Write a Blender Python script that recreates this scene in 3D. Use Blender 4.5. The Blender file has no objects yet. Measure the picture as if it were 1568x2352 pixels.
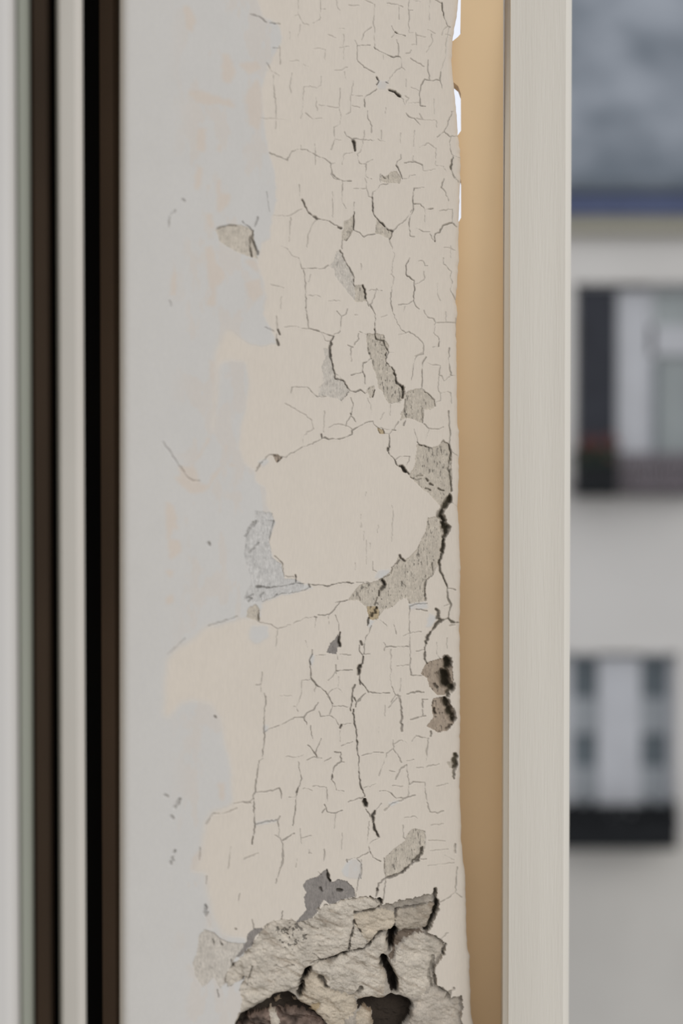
import bpy, bmesh, math, random
import numpy as np
from mathutils import Vector, Matrix

# ------------------------------------------------------------------ camera, sky, light
S = bpy.context.scene
COL = S.collection
FOC = 0.80                       # focus distance (m)
FPX = 50.0 / 24.0 * 1568.0
PITCH = math.radians(1.1)
cam_d = bpy.data.cameras.new('camera'); cam = bpy.data.objects.new('camera', cam_d); COL.objects.link(cam)
cam_d.sensor_fit = 'HORIZONTAL'; cam_d.sensor_width = 24.0; cam_d.lens = 50.0
cam_d.clip_start = 0.02; cam_d.clip_end = 300
cam.location = (0, 0, 0); cam.rotation_euler = (math.pi / 2 - PITCH, 0, 0)
cam_d.dof.use_dof = True; cam_d.dof.focus_distance = FOC * 0.98; cam_d.dof.aperture_fstop = 3.9
cam_d.dof.aperture_blades = 0
S.camera = cam

W = bpy.data.worlds.new('overcast_sky'); S.world = W; W.use_nodes = True
nt = W.node_tree; nt.nodes.clear()
o = nt.nodes.new('ShaderNodeOutputWorld'); bg = nt.nodes.new('ShaderNodeBackground')
tc = nt.nodes.new('ShaderNodeTexCoord'); sx = nt.nodes.new('ShaderNodeSeparateXYZ')
cr = nt.nodes.new('ShaderNodeValToRGB'); mr = nt.nodes.new('ShaderNodeMapRange')
nt.links.new(tc.outputs['Generated'], sx.inputs[0]); nt.links.new(sx.outputs['Z'], mr.inputs['Value'])
mr.inputs['From Min'].default_value = -1; mr.inputs['From Max'].default_value = 1
nt.links.new(mr.outputs[0], cr.inputs[0]); nt.links.new(cr.outputs[0], bg.inputs[0]); nt.links.new(bg.outputs[0], o.inputs[0])
e = cr.color_ramp.elements
e[0].position = 0.0; e[0].color = (0.34, 0.33, 0.32, 1)
e[1].position = 1.0; e[1].color = (0.90, 0.92, 0.97, 1)
q = cr.color_ramp.elements.new(0.42); q.color = (0.38, 0.38, 0.38, 1)
q = cr.color_ramp.elements.new(0.50); q.color = (0.86, 0.90, 1.0, 1)
bg.inputs[1].default_value = 1.0

sun_d = bpy.data.lights.new('soft_daylight', 'SUN'); sun = bpy.data.objects.new('soft_daylight', sun_d); COL.objects.link(sun)
sun_d.energy = 0.62; sun_d.angle = math.radians(38); sun_d.color = (1.0, 0.975, 0.94)
SUN_FROM = Vector((0.92, -0.55, 0.50))
sun.rotation_euler = SUN_FROM.to_track_quat('Z', 'Y').to_euler()

S.view_settings.view_transform = 'Standard'; S.view_settings.look = 'None'
S.view_settings.gamma = 1; S.view_settings.use_curve_mapping = False
S.view_settings.exposure = 0.0

# ------------------------------------------------------------------ helpers
cp, sp_ = math.cos(PITCH), math.sin(PITCH)
def ray(px, py):
    a = (px - 784.0) / FPX; b = -(py - 1176.0) / FPX
    return Vector((a, cp + b * sp_, -sp_ + b * cp))          # unit depth along the optical axis
def at(px, py, Y):
    r = ray(px, py); return r * (Y / r.y)
def xat(px, Y): return (px - 784.0) / FPX * Y

def tag(o, label=None, cat=None, group=None, kind=None):
    if label: o['label'] = label
    if cat: o['category'] = cat
    if group: o['group'] = group
    if kind: o['kind'] = kind
    return o
def mesh_obj(name, bm, mat, parent=None, smooth=False):
    me = bpy.data.meshes.new(name); bmesh.ops.recalc_face_normals(bm, faces=bm.faces[:]); bm.to_mesh(me); bm.free()
    if smooth:
        for p in me.polygons: p.use_smooth = True
    o = bpy.data.objects.new(name, me); COL.objects.link(o)
    if mat: me.materials.append(mat)
    if parent: o.parent = parent
    return o
def empty(name, loc=(0, 0, 0)):
    o = bpy.data.objects.new(name, None); COL.objects.link(o); o.location = loc
    o.empty_display_size = 0.05
    return o
def keep(o, parent):
    o.parent = parent; o.matrix_parent_inverse = Matrix.Translation(-parent.location); return o
def box_into(bm, a, b, bevel=0.0):
    r = bmesh.ops.create_cube(bm, size=1.0)
    c = [(a[i] + b[i]) / 2 for i in range(3)]; s = [abs(b[i] - a[i]) for i in range(3)]
    for v in r['verts']: v.co = Vector((c[0] + v.co.x * s[0], c[1] + v.co.y * s[1], c[2] + v.co.z * s[2]))
    if bevel:
        es = list({e for v in r['verts'] for e in v.link_edges})
        bmesh.ops.bevel(bm, geom=es, offset=bevel, segments=2, affect='EDGES', profile=0.6)
def prism(pts, z0, z1):
    """plan outline (x, y) extruded upright"""
    bm = bmesh.new()
    lo = [bm.verts.new((x, y, z0)) for x, y in pts]; hi = [bm.verts.new((x, y, z1)) for x, y in pts]
    n = len(pts)
    for i in range(n):
        j = (i + 1) % n; bm.faces.new((lo[i], lo[j], hi[j], hi[i]))
    bm.faces.new(lo); bm.faces.new(hi)
    return bm

def material(name, col, rough=0.7, var=0.06, scale=8.0, stretch=(1, 1, 1), bump=0.0, bscale=200.0, bstretch=(1, 1, 1), col2=None, spec=0.3, lo=0.35, hi=0.65):
    m = bpy.data.materials.new(name); m.use_nodes = True; n = m.node_tree; N = n.nodes; L = n.links
    b = N['Principled BSDF']; b.inputs['Roughness'].default_value = rough
    b.inputs['Specular IOR Level'].default_value = spec
    t = N.new('ShaderNodeTexCoord'); mp = N.new('ShaderNodeMapping'); mp.inputs['Scale'].default_value = stretch
    L.new(t.outputs['Object'], mp.inputs[0])
    nz = N.new('ShaderNodeTexNoise'); nz.inputs['Scale'].default_value = scale; nz.inputs['Detail'].default_value = 5
    L.new(mp.outputs[0], nz.inputs['Vector'])
    r = N.new('ShaderNodeValToRGB'); L.new(nz.outputs['Fac'], r.inputs[0]); L.new(r.outputs[0], b.inputs['Base Color'])
    c2 = col2 or tuple(c * (1 - var * 2) for c in col)
    r.color_ramp.elements[0].position = lo; r.color_ramp.elements[1].position = hi
    r.color_ramp.elements[0].color = (*c2, 1); r.color_ramp.elements[1].color = (*col, 1)
    if bump:
        mp2 = N.new('ShaderNodeMapping'); mp2.inputs['Scale'].default_value = bstretch; L.new(t.outputs['Object'], mp2.inputs[0])
        n2 = N.new('ShaderNodeTexNoise'); n2.inputs['Scale'].default_value = bscale; n2.inputs['Detail'].default_value = 4
        L.new(mp2.outputs[0], n2.inputs['Vector'])
        bp = N.new('ShaderNodeBump'); bp.inputs['Strength'].default_value = bump; bp.inputs['Distance'].default_value = 0.0005
        L.new(n2.outputs['Fac'], bp.inputs['Height']); L.new(bp.outputs[0], b.inputs['Normal'])
    return m

def coat_material(name, rough, bump, bscale, stretch, dist=0.0002, speck=0.0):
    """colour from the coat's own pigment attribute, with fine grain"""
    m = bpy.data.materials.new(name); m.use_nodes = True; n = m.node_tree; N = n.nodes; L = n.links
    b = N['Principled BSDF']; b.inputs['Roughness'].default_value = rough; b.inputs['Specular IOR Level'].default_value = 0.25
    a = N.new('ShaderNodeAttribute'); a.attribute_name = 'pigment'
    t = N.new('ShaderNodeTexCoord'); mp = N.new('ShaderNodeMapping'); mp.inputs['Scale'].default_value = stretch
    L.new(t.outputs['Object'], mp.inputs[0])
    nz = N.new('ShaderNodeTexNoise'); nz.inputs['Scale'].default_value = bscale; nz.inputs['Detail'].default_value = 5
    L.new(mp.outputs[0], nz.inputs['Vector'])
    mr = N.new('ShaderNodeMapRange'); mr.inputs['From Min'].default_value = 0.3; mr.inputs['From Max'].default_value = 0.7
    mr.inputs['To Min'].default_value = 1.0 - speck; mr.inputs['To Max'].default_value = 1.0 + speck * 0.4
    L.new(nz.outputs['Fac'], mr.inputs['Value'])
    mx = N.new('ShaderNodeVectorMath'); mx.operation = 'SCALE'; L.new(a.outputs['Color'], mx.inputs[0]); L.new(mr.outputs[0], mx.inputs['Scale'])
    L.new(mx.outputs[0], b.inputs['Base Color'])
    bp = N.new('ShaderNodeBump'); bp.inputs['Strength'].default_value = bump; bp.inputs['Distance'].default_value = dist
    L.new(nz.outputs['Fac'], bp.inputs['Height']); L.new(bp.outputs[0], b.inputs['Normal'])
    return m

# ------------------------------------------------------------------ the peeling wall
# outlines below are read in enlarged views of the wall; each view has an origin and a scale
VIEW = {1: (560, 0, 2.904), 2: (560, 400, 2.904), 3: (560, 800, 2.904), 4: (560, 1200, 2.904), 5: (560, 1600, 2.904),
        6: (440, 1950, 2.376), 7: (340, 400, 3.92), 8: (340, 1000, 3.92), 9: (340, 1600, 3.92), 10: (0, 0, 2.45), 0: (0, 0, 1.0)}
def pts(view, s):
    ox, oy, k = VIEW[view]
    out = []
    for p in s.split():
        x, y = p.split(','); out.append((float(x) / k + ox, float(y) / k + oy))
    return out

CRACKS = {
1: """.8 .35:870,30 868,90 862,160 872,200 868,260 870,315
1.4 .7:868,315 900,340 940,358 985,380 1040,380
.9 .45:1018,265 1030,310 1028,375
.8 .4:1040,380 1052,400 1050,450 1015,470 985,510 960,545
.9 .45:1100,0 1095,60 1102,110 1095,160 1102,220 1145,220 1150,300
.8 .4:955,22 1010,30 1060,48;1030,30 1035,130
1 .5:1275,0 1320,25
2 .9:1320,20 1322,70 1330,105
1.1 .6:1330,105 1345,140 1358,175 1375,182
.7 .3:1358,178 1330,200 1320,235;1345,290 1348,370 1325,440 1312,480;1370,180 1345,290;1340,230 1380,240
1.2 .6:1312,480 1308,540 1322,595;1308,540 1280,532 1262,540 1240,538 1205,530 1180,570 1170,620 1175,705 1210,710
1 .5:1228,400 1225,460 1238,535
.7 .3:1115,585 1168,608;1100,690 1168,685
3.4 1:1005,212 1022,224
1.2 .7:985,175 1010,215;1020,222 1075,240
.9 .4:1005,222 985,250
.7 .35:1145,235 1215,250;1250,230 1258,280 1215,350;1120,300 1150,300;1225,200 1275,225
.7 .4:1080,357 1105,355 1115,335;1110,390 1130,405 1200,445
.8 .4:785,265 805,215 850,182
1 .5:755,305 800,303 840,302;755,305 752,390 760,410 800,450 840,470 870,485
.7 .3:740,270 755,305
2.4 .9:885,515 900,540 885,565
4 1:968,600 990,607 1015,625 1040,642
1.5 .7:945,548 962,556
1.3 .65:1040,642 1062,662 1075,700
1 .5:1080,755 1100,780 1135,790 1175,835
1.4 .65:885,595 850,620 808,648 805,715
1.1 .5:825,740 825,790 852,840 850,885
.7 .35:730,540 712,640 710,750 680,765;710,640 790,640;720,705 770,718
.9 .4:640,590 635,720 648,780 640,830 600,850 600,900 605,935 580,1000;605,935 645,935
.7 .35:500,700 600,718 632,718
.8 .35:400,580 440,575 485,590 512,570 515,510;400,580 395,640 388,730 378,790
.8 .35:480,650 488,740;410,755 455,795 520,790;320,490 305,570 315,620
1 .4:235,310 240,360 240,430;195,320 235,322
1.1 .4:150,420 190,480 235,505;195,500 200,620 212,700 212,790 210,860
.8 .2:110,790 285,800
2 .4:40,95 100,110 150,150;170,155 240,160
3 .5:200,158 210,158
1 .3:360,0 360,95 390,150 430,168;340,105 365,100;375,165 360,250
1 .35:510,0 510,60 505,130 460,155;510,60 540,60
.8 .28:615,0 618,35 640,70;700,35 770,38
.8 .25:635,320 700,312;662,230 665,400;605,470 650,470 690,450;670,480 680,530
.8 .25:305,410 365,408;395,430 430,445;460,370 462,325 540,330 540,400;305,215 305,260;560,230 615,255;630,190 665,192
4.5 .95:725,940 735,970
3 .95:735,970 740,1005
1.2 .5:670,880 685,910 720,930 750,925 790,932 870,938
.7 .35:803,870 795,930 790,970 775,1015 755,1030;895,930 940,945;915,870 915,930
1 .45:755,1030 770,1090 815,1095 815,1180 850,1195;815,1085 860,1065
.7 .35:655,1100 660,1045 680,1025 720,1020
1.3 .55:170,1020 230,1045 290,1070 320,1010 375,995 420,1000 475,1035 540,1060 580,1095 585,1160 620,1190 665,1210 715,1210
.9 .4:378,970 380,1000;472,960 475,1030 475,1100;580,1095 605,1090
1.1 .5:1045,1030 1048,1060 1020,1080 1015,1105
2 .75:1015,1105 1040,1150 1055,1195
1.3 .55:1070,1088 1140,1080 1190,1102
.8 .35:1130,1080 1128,1040;1190,1102 1195,1140 1220,1142 1275,1130
1.3 .6:910,1215 905,1190 920,1170 940,1190
1.3 .55:1400,742 1385,745 1380,775 1360,810 1360,830 1335,880 1290,915;1335,880 1375,915 1430,905
1.6 .6:1380,912 1370,950 1380,1010 1395,1040
2.6 .85:1395,1040 1385,1080 1382,1130
1.4 .6:1382,1130 1395,1165 1430,1215
.9 .45:1395,1040 1445,1050
.7 .35:1150,790 1200,800 1280,805 1285,850;1170,985 1230,955 1280,990 1278,1105 1330,1110 1350,1145;1060,1195 1095,1195 1105,1170 1140,1168
.6 .3:1045,890 1045,960;1138,870 1130,980;1080,530 1080,580;930,360 930,400;1045,450 1075,472;1240,0 1235,140;1105,70 1125,70;800,0 860,25;1130,0 1175,12
.6 .3:1075,640 1100,655 1080,690;1170,760 1190,795;1265,660 1268,760;945,720 940,760""",
2: """1.2 .5:580,0 600,30 660,48 715,45
1 .45:655,50 652,180 680,230
.8 .35:810,0 815,90 830,150 855,160;730,98 815,96
1 .5:910,0 905,40;960,65 905,75 895,95 860,120 855,150
2.2 .9:855,155 857,210 865,270 880,290
2.6 .88:880,290 930,340 960,372 990,382
1.6 .7:990,385 985,415 970,435
1 .5:990,382 1025,345 1058,325 1085,295 1120,240
1.7 .7:1135,95 1125,170 1130,235
1.5 .6:1130,235 1105,300 1100,340 1108,415
1 .5:1135,95 1200,90;1108,415 1140,418
1.9 .68:1130,200 1175,200 1205,235 1260,230
1 .5:1205,235 1205,320;1150,362 1195,385 1240,385
2.2 .7:1272,450 1275,400 1305,390 1325,345 1385,325
1.2 .6:1385,325 1420,352
.9 .45:1305,245 1390,235 1390,325
1.6 .6:1335,30 1315,90
1 .45:1315,90 1340,115 1365,180;1240,400 1262,440
1.4 .6:1390,0 1410,35 1440,50
3.4 .75:388,172 405,215 440,265 485,298
1.6 .6:485,298 570,315 640,360
3.5 .8:630,355 648,362
.9 .35:368,70 372,150;590,120 592,290
1.1 .35:200,275 300,280 330,265 385,235;310,290 305,320
.9 .35:480,310 455,340 425,420 420,490;308,320 300,450
1.1 .45:250,480 290,500 320,545 365,560 385,630
1.5 .5:385,632 460,630 520,632 560,610
1.5 .5:395,640 405,700 412,790 415,900 430,1030
2.2 .6:410,890 420,960
.9 .35:425,810 490,810 510,820;560,845 640,845;430,720 445,670
1.8 .65:385,1030 425,1032 490,1045 540,1065 590,1080
1 .35:270,1020 340,1015 385,1030
1 .5:655,440 655,500
2 .65:640,510 665,560 700,620 735,690 728,735 740,750
2.6 .85:735,250 730,370
1.2 .6:730,375 770,390 800,420 840,405 875,400
.9 .4:735,190 735,250
1.4 .5:720,375 700,420 680,445
.9 .35:970,440 1005,540 990,600 985,670 1000,690 985,790;985,670 970,670
1.4 .6:980,790 978,860 990,915 1020,985 1050,1040 1080,1060
1 .45:1080,1060 1100,1050 1160,1090 1195,1130 1195,1190
1.8 .7:1105,560 1080,610 1080,670 1135,710
1.8 .7:1135,710 1138,760 1130,845
1.2 .5:1130,845 1100,865 1030,872;1130,845 1145,880 1168,900
.8 .4:1140,735 1170,725 1200,705 1200,650;1165,580 1195,580 1205,610 1225,612
1.4 .5:1330,560 1330,600 1385,650 1375,690 1390,720 1375,770 1410,835
1.2 .45:1200,910 1225,955 1265,965 1280,992 1345,990 1410,990;1280,992 1265,1060 1300,1095
2.6 .65:1300,1100 1298,1150
1 .4:1260,1155 1300,1150
.8 .3:1290,730 1290,800 1310,845;1335,490 1380,495 1410,510;1345,920 1345,990;1380,560 1378,480
2.8 .88:790,742 805,770 812,830
1.2 .55:812,830 832,880
1.5 .65:840,870 875,935 872,1000
3.6 .88:870,1035 873,1070 882,1100
1.5 .65:872,1000 870,1040
1 .45:885,765 870,820 845,870;835,778 885,770 920,778
1.2 .5:690,900 680,935 650,950 640,1050;620,915 650,950;640,1050 600,1070
1 .5:765,1065 765,1100 735,1140;770,1050 825,1075 870,1070;690,1140 725,1155;715,1155 715,1220
2.6 .8:598,1082 575,1130
3.4 .8:580,1120 570,1160 575,1215
.9 .35:520,1065 540,1110 575,1115
3.4 .75:225,1040 238,1070;218,1105 230,1140
1 .3:215,960 220,1030;145,1020 200,1045;218,1070 215,1100
2 .8:885,1100 930,1110 940,1145 965,1190 950,1220
.9 .5:905,1110 910,1140 935,1145
.8 .3:965,1190 1000,1190;915,955 955,940;1030,1072 1075,1065
.8 .3:175,735 265,760;1075,880 1065,920;740,940 760,940;1195,1190 1140,1215;250,820 245,900
1.6 .4:70,350 95,300
1 .3:170,250 150,120;780,600 782,640
1.8 .45:1415,960 1418,1080""",
3: """2.4 .75:568,0 572,50 585,90 600,150 608,205
2.2 .7:608,205 660,215 685,250 710,285
1.5 .7:710,285 745,292 775,278 808,302
1.7 .6:700,290 670,325 648,350
1 .4:648,350 660,370;605,165 640,190 650,215
1 .5:312,300 320,260 370,260 425,262 460,300 490,325 550,322
1.3 .6:715,180 745,170 790,160;790,160 795,100 850,68
1.8 .7:790,150 805,190
1 .5:805,190 808,240
.8 .3:715,20 715,90;825,0 850,70
2.8 .85:872,278 858,325
.9 .4:825,335 845,380 848,430
2.4 .8:950,30 945,85 970,120
3.4 .88:985,125 1010,180 1018,230 1050,255
7 .95:1055,260 1060,290 1055,328
1.4 .5:1075,340 1070,420 1045,480
1.7 .6:1085,440 1065,515
1.4 .55:1050,425 1080,445
1 .5:970,572 1000,545 1030,490
2.5 .6:990,545 1012,548
.9 .35:975,370 975,450;975,370 1040,365;910,475 935,430
1.3 .5:712,330 728,380 715,435
2.6 .7:712,436 714,442
1.2 .55:712,450 685,490 680,520;712,450 745,492
.9 .35:565,530 600,510 640,508 690,520 720,540
1.6 .65:860,488 820,495 770,520 720,550 720,575 690,590 640,605 580,605 525,600
2.8 .8:515,575 520,605
1.7 .55:525,600 480,625 430,645 380,665 340,690 300,710 280,730 245,725
2.6 .6:350,685 335,695
2.4 .7:255,725 225,755
1.4 .5:175,710 230,720;170,710 100,780 80,820
2.4 .5:105,770 88,800
1.1 .5:860,488 880,520 900,535
3 .7:925,540 935,565
1.4 .6:895,540 905,565;935,568 970,572
2 .82:968,575 970,660
4.5 .9:960,668 965,700
2.2 .85:968,705 1005,745 1025,785
7 .97:1035,788 1060,800 1080,822
4 .8:1080,820 1100,840
1 .45:1010,745 1040,722 1105,722 1085,780
1.4 .5:1135,540 1150,590 1155,625
3 .85:1155,625 1170,645 1215,655
1.7 .6:1215,655 1250,665;1315,630 1330,610;1330,620 1365,640
1.4 .5:1200,505 1230,535 1290,540 1330,525
.9 .35:1235,540 1215,600;910,530 970,545
1.7 .55:1370,0 1365,80 1380,180 1415,180
1.4 .5:1310,115 1300,180 1320,185
1.4 .5:1195,0 1195,40 1150,55 1130,110 1125,170 1115,215
1.7 .6:1215,60 1190,100 1190,200 1185,270
2.6 .55:1185,270 1235,310 1270,345 1275,385
1.2 .4:1220,95 1250,110 1305,115;1300,190 1295,270 1310,310 1310,350 1280,360
1.2 .4:1310,300 1360,290 1380,300 1385,370;1320,185 1335,220 1370,190
2 .6:1365,420 1370,500 1375,560 1370,640
3.2 .8:1365,640 1380,700
3 .72:1380,700 1360,800 1375,860 1385,950
12 1:1368,1000 1350,1030
12 1:1350,1030 1320,1080 1310,1120
16 1:1318,1120 1340,1180 1345,1215
1.2 .4:1385,690 1430,720;1390,1030 1430,1060
1.4 .45:1190,400 1190,500;1080,380 1075,440
.7 .3:780,1110 778,1200;985,1050 995,1110 988,1200;815,960 810,985
.8 .3:275,370 330,400 400,440 450,480 465,540;535,420 530,560;390,640 400,580 460,540
2 .3:60,1200 80,1150
1 .3:155,1140 200,1160 180,1200
2 .5:1110,860 1150,880 1180,870
5 .7:1215,870 1225,885;1240,905 1262,915
4 .75:1210,935 1240,945;1295,935 1330,950
3 .5:1150,855 1190,850""",
4: """13 1:1318,0 1345,40 1350,62
7 .97:1340,70 1325,130 1325,200
4.6 .9:1325,200 1300,270 1305,320
4 .86:1305,320 1330,370 1355,430
2.8 .7:1355,430 1358,500 1380,545 1360,640
4 .82:1360,640 1300,660
5.5 .9:1300,660 1260,710 1220,770
5 .86:1220,770 1205,850
3.4 .8:1205,850 1205,910 1220,940
6 .8:1280,580 1295,610 1285,640 1310,660
1.6 .55:1360,440 1410,450
3 .8:1360,640 1390,665 1440,670
5 .8:1385,664 1400,668
2 .65:1255,270 1260,350 1215,385
3.2 .6:1215,385 1205,440 1210,520
1.4 .5:1220,540 1150,545 1105,560 1100,650 1105,760 1110,1020
2 .6:1110,980 1115,1020 1200,1025
1.3 .4:1060,760 1100,740 1180,730
1.7 .6:945,830 1040,830 1110,830
1.2 .45:930,800 945,830 935,855;1150,860 1200,850
1.2 .45:1000,650 1005,700 1015,745
2.2 .5:1150,580 1220,590
1.3 .4:1285,800 1285,880 1310,910;1355,770 1355,840;1020,958 1100,952;1330,560 1370,545
1.5 .6:205,225 250,265 265,350
1.2 .4:190,20 165,130;265,360 335,365
3 .9:343,350 345,400
1.5 .6:80,430 160,435 260,425 340,408 400,408
3.6 .6:85,430 110,430;150,438 165,435
3.5 .55:432,415 438,432
1.5 .7:440,415 510,418 570,425 630,405 690,400 730,405
1.2 .5:750,400 830,400
2.4 .85:685,400 700,403
1.2 .45:120,530 200,500 240,480 330,470 400,455 440,430
2.4 .5:200,500 220,480
3 .5:95,590 95,660
1 .4:100,665 180,680 225,712 330,675 400,640 470,630
1.1 .35:225,712 210,830
1.4 .65:495,618 540,622 580,605 610,570 640,530 690,518
1.3 .5:470,630 480,640 472,700;565,620 565,680;610,535 660,528
2.2 .6:470,630 484,634
1.1 .5:610,620 630,670 635,730
4.4 .92:640,735 632,780 640,825
1.1 .5:545,885 480,888;455,850 455,880
1.8 .68:455,880 435,920 445,980 445,1025
2 .65:445,1035 480,1085 520,1110 560,1155 590,1210
3 .6:480,1082 490,1092
1 .4:410,790 425,840;620,880 625,915;640,880 710,885;800,880 840,878
1.7 .62:725,985 670,985 615,992
1.1 .45:615,992 590,1030 560,1055;612,950 615,1010;630,1030 630,1110 655,1135;630,1108 590,1115 560,1150
.9 .35:385,1055 440,1048;385,1060 385,1130 365,1190;470,1130 480,1090
1.1 .45:120,1000 112,1130;135,1140 148,1215;80,1085 115,1080
.9 .3:240,1157 320,1158
1.2 .35:860,260 860,320 885,330
4 .75:1040,220 1045,240 1070,258
2.2 .6:1040,250 985,300 980,340;970,350 900,385
8 .92:920,388 938,415
7 .8:930,430 915,445
3.4 .88:902,455 900,490
2.2 .6:890,500 870,550
5 .85:885,570 875,605 850,625
3 .85:832,640 822,690
1.2 .5:905,650 955,695
1.4 .55:850,690 835,740 810,770 800,830 800,880
4 .75:778,795 785,815
1.4 .6:770,820 770,860 790,885
2.2 .82:795,895 790,940 775,965
6 .93:770,962 765,1015
2.4 .82:770,1020 775,1080
2.2 .7:775,1065 800,1090 830,1135
1.6 .62:830,1135 900,1140 970,1138
1.8 .7:810,1140 780,1165 755,1195
2.8 .72:740,1085 725,1110 718,1200
1.8 .5:985,1095 1010,1150 1045,1160;1010,1155 980,1200;1025,1150 1045,1215
2.4 .6:1085,1145 1150,1130 1200,1135
1.1 .35:1045,1040 1040,1130;980,850 975,1050 985,1095
18 1:1352,915 1345,1000
24 1:1332,1005 1345,1080
15 1:1350,1090 1385,1105
9 .9:1360,1120 1355,1160
12 .9:1338,1190 1345,1215
.6 .25:780,0 782,40;815,120 815,280;895,20 890,70;990,0 985,130;740,270 740,320;840,140 842,180;800,60 798,120
4 .4:1375,690 1405,685
4 .4:60,0 20,60
5 .6:1270,1080 1290,1100
2 .4:110,500 130,470;0,520 60,480
1.5 .5:760,470 775,520;800,430 820,440;1050,395 1080,430""",
5: """2.8 .82:718,0 715,50 710,95
2.4 .75:735,10 750,40 745,70
1.8 .6:790,0 760,35
2.2 .82:730,85 735,180 748,220 752,300
3 .85:752,292 755,305
2 .8:752,300 755,360 768,430 765,500 775,590 805,665
7 .97:806,690 812,730
2.4 .6:812,750 840,800
6.5 .88:872,765 855,800 862,840
4.2 .92:865,850 870,890 895,935
1.3 .5:875,765 915,715
1.4 .55:130,245 170,215 265,180 335,140 400,140;145,0 135,120 132,240
1.8 .6:132,240 135,300 122,400
2.2 .58:100,430 88,510 80,570
1.5 .6:80,570 75,640 60,660 65,700
1 .45:125,415 100,430;370,30 350,70 360,100;330,65 350,70
1.5 .6:400,140 420,110 465,90 495,40;400,145 420,190
1.2 .6:445,195 458,280
1.2 .5:555,0 580,30 590,65 570,120;590,65 700,68
1 .45:500,100 510,135 570,128 610,150 630,190
4 .88:650,190 640,210
1.2 .5:655,185 715,178;650,330 690,312 725,302
1.8 .65:425,325 450,350 475,380
1.3 .6:475,380 500,320 515,280;420,425 470,402 520,412;535,432 580,408
2.2 .7:465,375 485,402
1 .45:280,402 350,405 375,400 395,390;300,672 340,672
1.5 .6:362,435 370,490 385,550 370,600
3 .82:365,600 350,640
1.4 .6:350,640 342,760 325,860
1.7 .55:85,640 150,635 190,630 235,612 250,650 248,680
1.5 .5:0,705 30,712 62,680
2.2 .6:65,680 68,800 72,850
2.8 .68:72,860 65,920 52,985
2.4 .45:80,855 130,840 225,825 240,800
1.4 .5:225,825 230,870
1.8 .58:258,960 290,940 335,915
.9 .4:205,925 240,945 260,985;232,880 232,930
1.3 .5:258,985 262,1050 250,1120 220,1215
1.1 .45:375,880 378,940 385,985;385,945 420,935 450,928
1.2 .5:460,600 480,595 550,608 552,640 557,700;390,618 430,615 455,628
1.5 .6:605,370 645,372 648,430;648,435 605,465 590,510
2.8 .78:590,510 583,555
1.1 .5:583,555 605,580 615,625 665,632;648,435 668,438
1.5 .6:535,720 555,770 600,778 655,760;522,775 540,750
.9 .35:610,780 602,880;640,230 640,300
1.4 .55:695,705 740,690 795,672
1.4 .5:785,395 830,382 880,372 930,375
1.5 .4:900,530 930,450 950,380 995,350;995,290 995,350 1030,400 1050,440;995,320 1050,290 1085,310;1150,260 1120,300
1.8 .52:905,632 940,628 980,645 1015,680 1080,678 1140,660
3 .35:940,760 980,720 1060,690
2.4 .58:1040,0 1050,120
3 .6:1050,120 1052,230
1.6 .42:1020,10 965,75
2.4 .52:1110,155 1150,145 1210,130;1190,130 1190,20 1225,20
2 .45:1150,265 1230,280 1220,350 1215,430;1085,430 1130,420;1010,555 1040,490 1085,455;1085,455 1100,590 1130,570 1205,575 1215,680 1240,770 1290,780 1330,765
1.3 .38:1100,590 1095,660;970,495 1005,502;1150,475 1195,475;1220,470 1300,450;990,595 1060,600;1360,580 1280,600
13 1:1340,15 1350,60
14 1:1368,85 1388,155
6 .8:1270,80 1275,110
3 .65:1245,235 1245,265
8 .65:1350,215 1385,190
9 .97:1408,390 1404,470
5 .75:1405,470 1402,550
1.4 .5:905,940 850,970 830,990 835,1030
1 .4:835,835 820,980;800,610 880,580
2.2 .62:840,1035 860,1075 910,1100
1.6 .5:830,1040 780,1065 750,1080 785,1120 780,1215
4 .75:1190,1005 1180,1050
5 .8:1180,1050 1120,1110 1075,1165
3 .72:1075,1165 1010,1200 945,1215
1.8 .42:935,1080 935,1160 945,1210;1180,1085 1215,1085;1205,900 1215,990
1.4 .4:1060,860 1062,940 1075,950;1070,810 1140,800 1160,815
.9 .3:655,910 650,1020;530,1020 540,1060 530,1100;435,1040 450,1048;900,200 900,250;940,60 940,130
2.6 .65:685,1088 688,1105
1.6 .35:345,1140 355,1080;680,1095 745,1075
4 .45:1410,985 1410,1045
1.1 .35:0,1085 95,1045
1.4 .3:1230,960 1340,965;1240,1030 1360,1020;1250,860 1330,850;1225,1130 1400,1110;1340,1060 1400,1090""",
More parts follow.
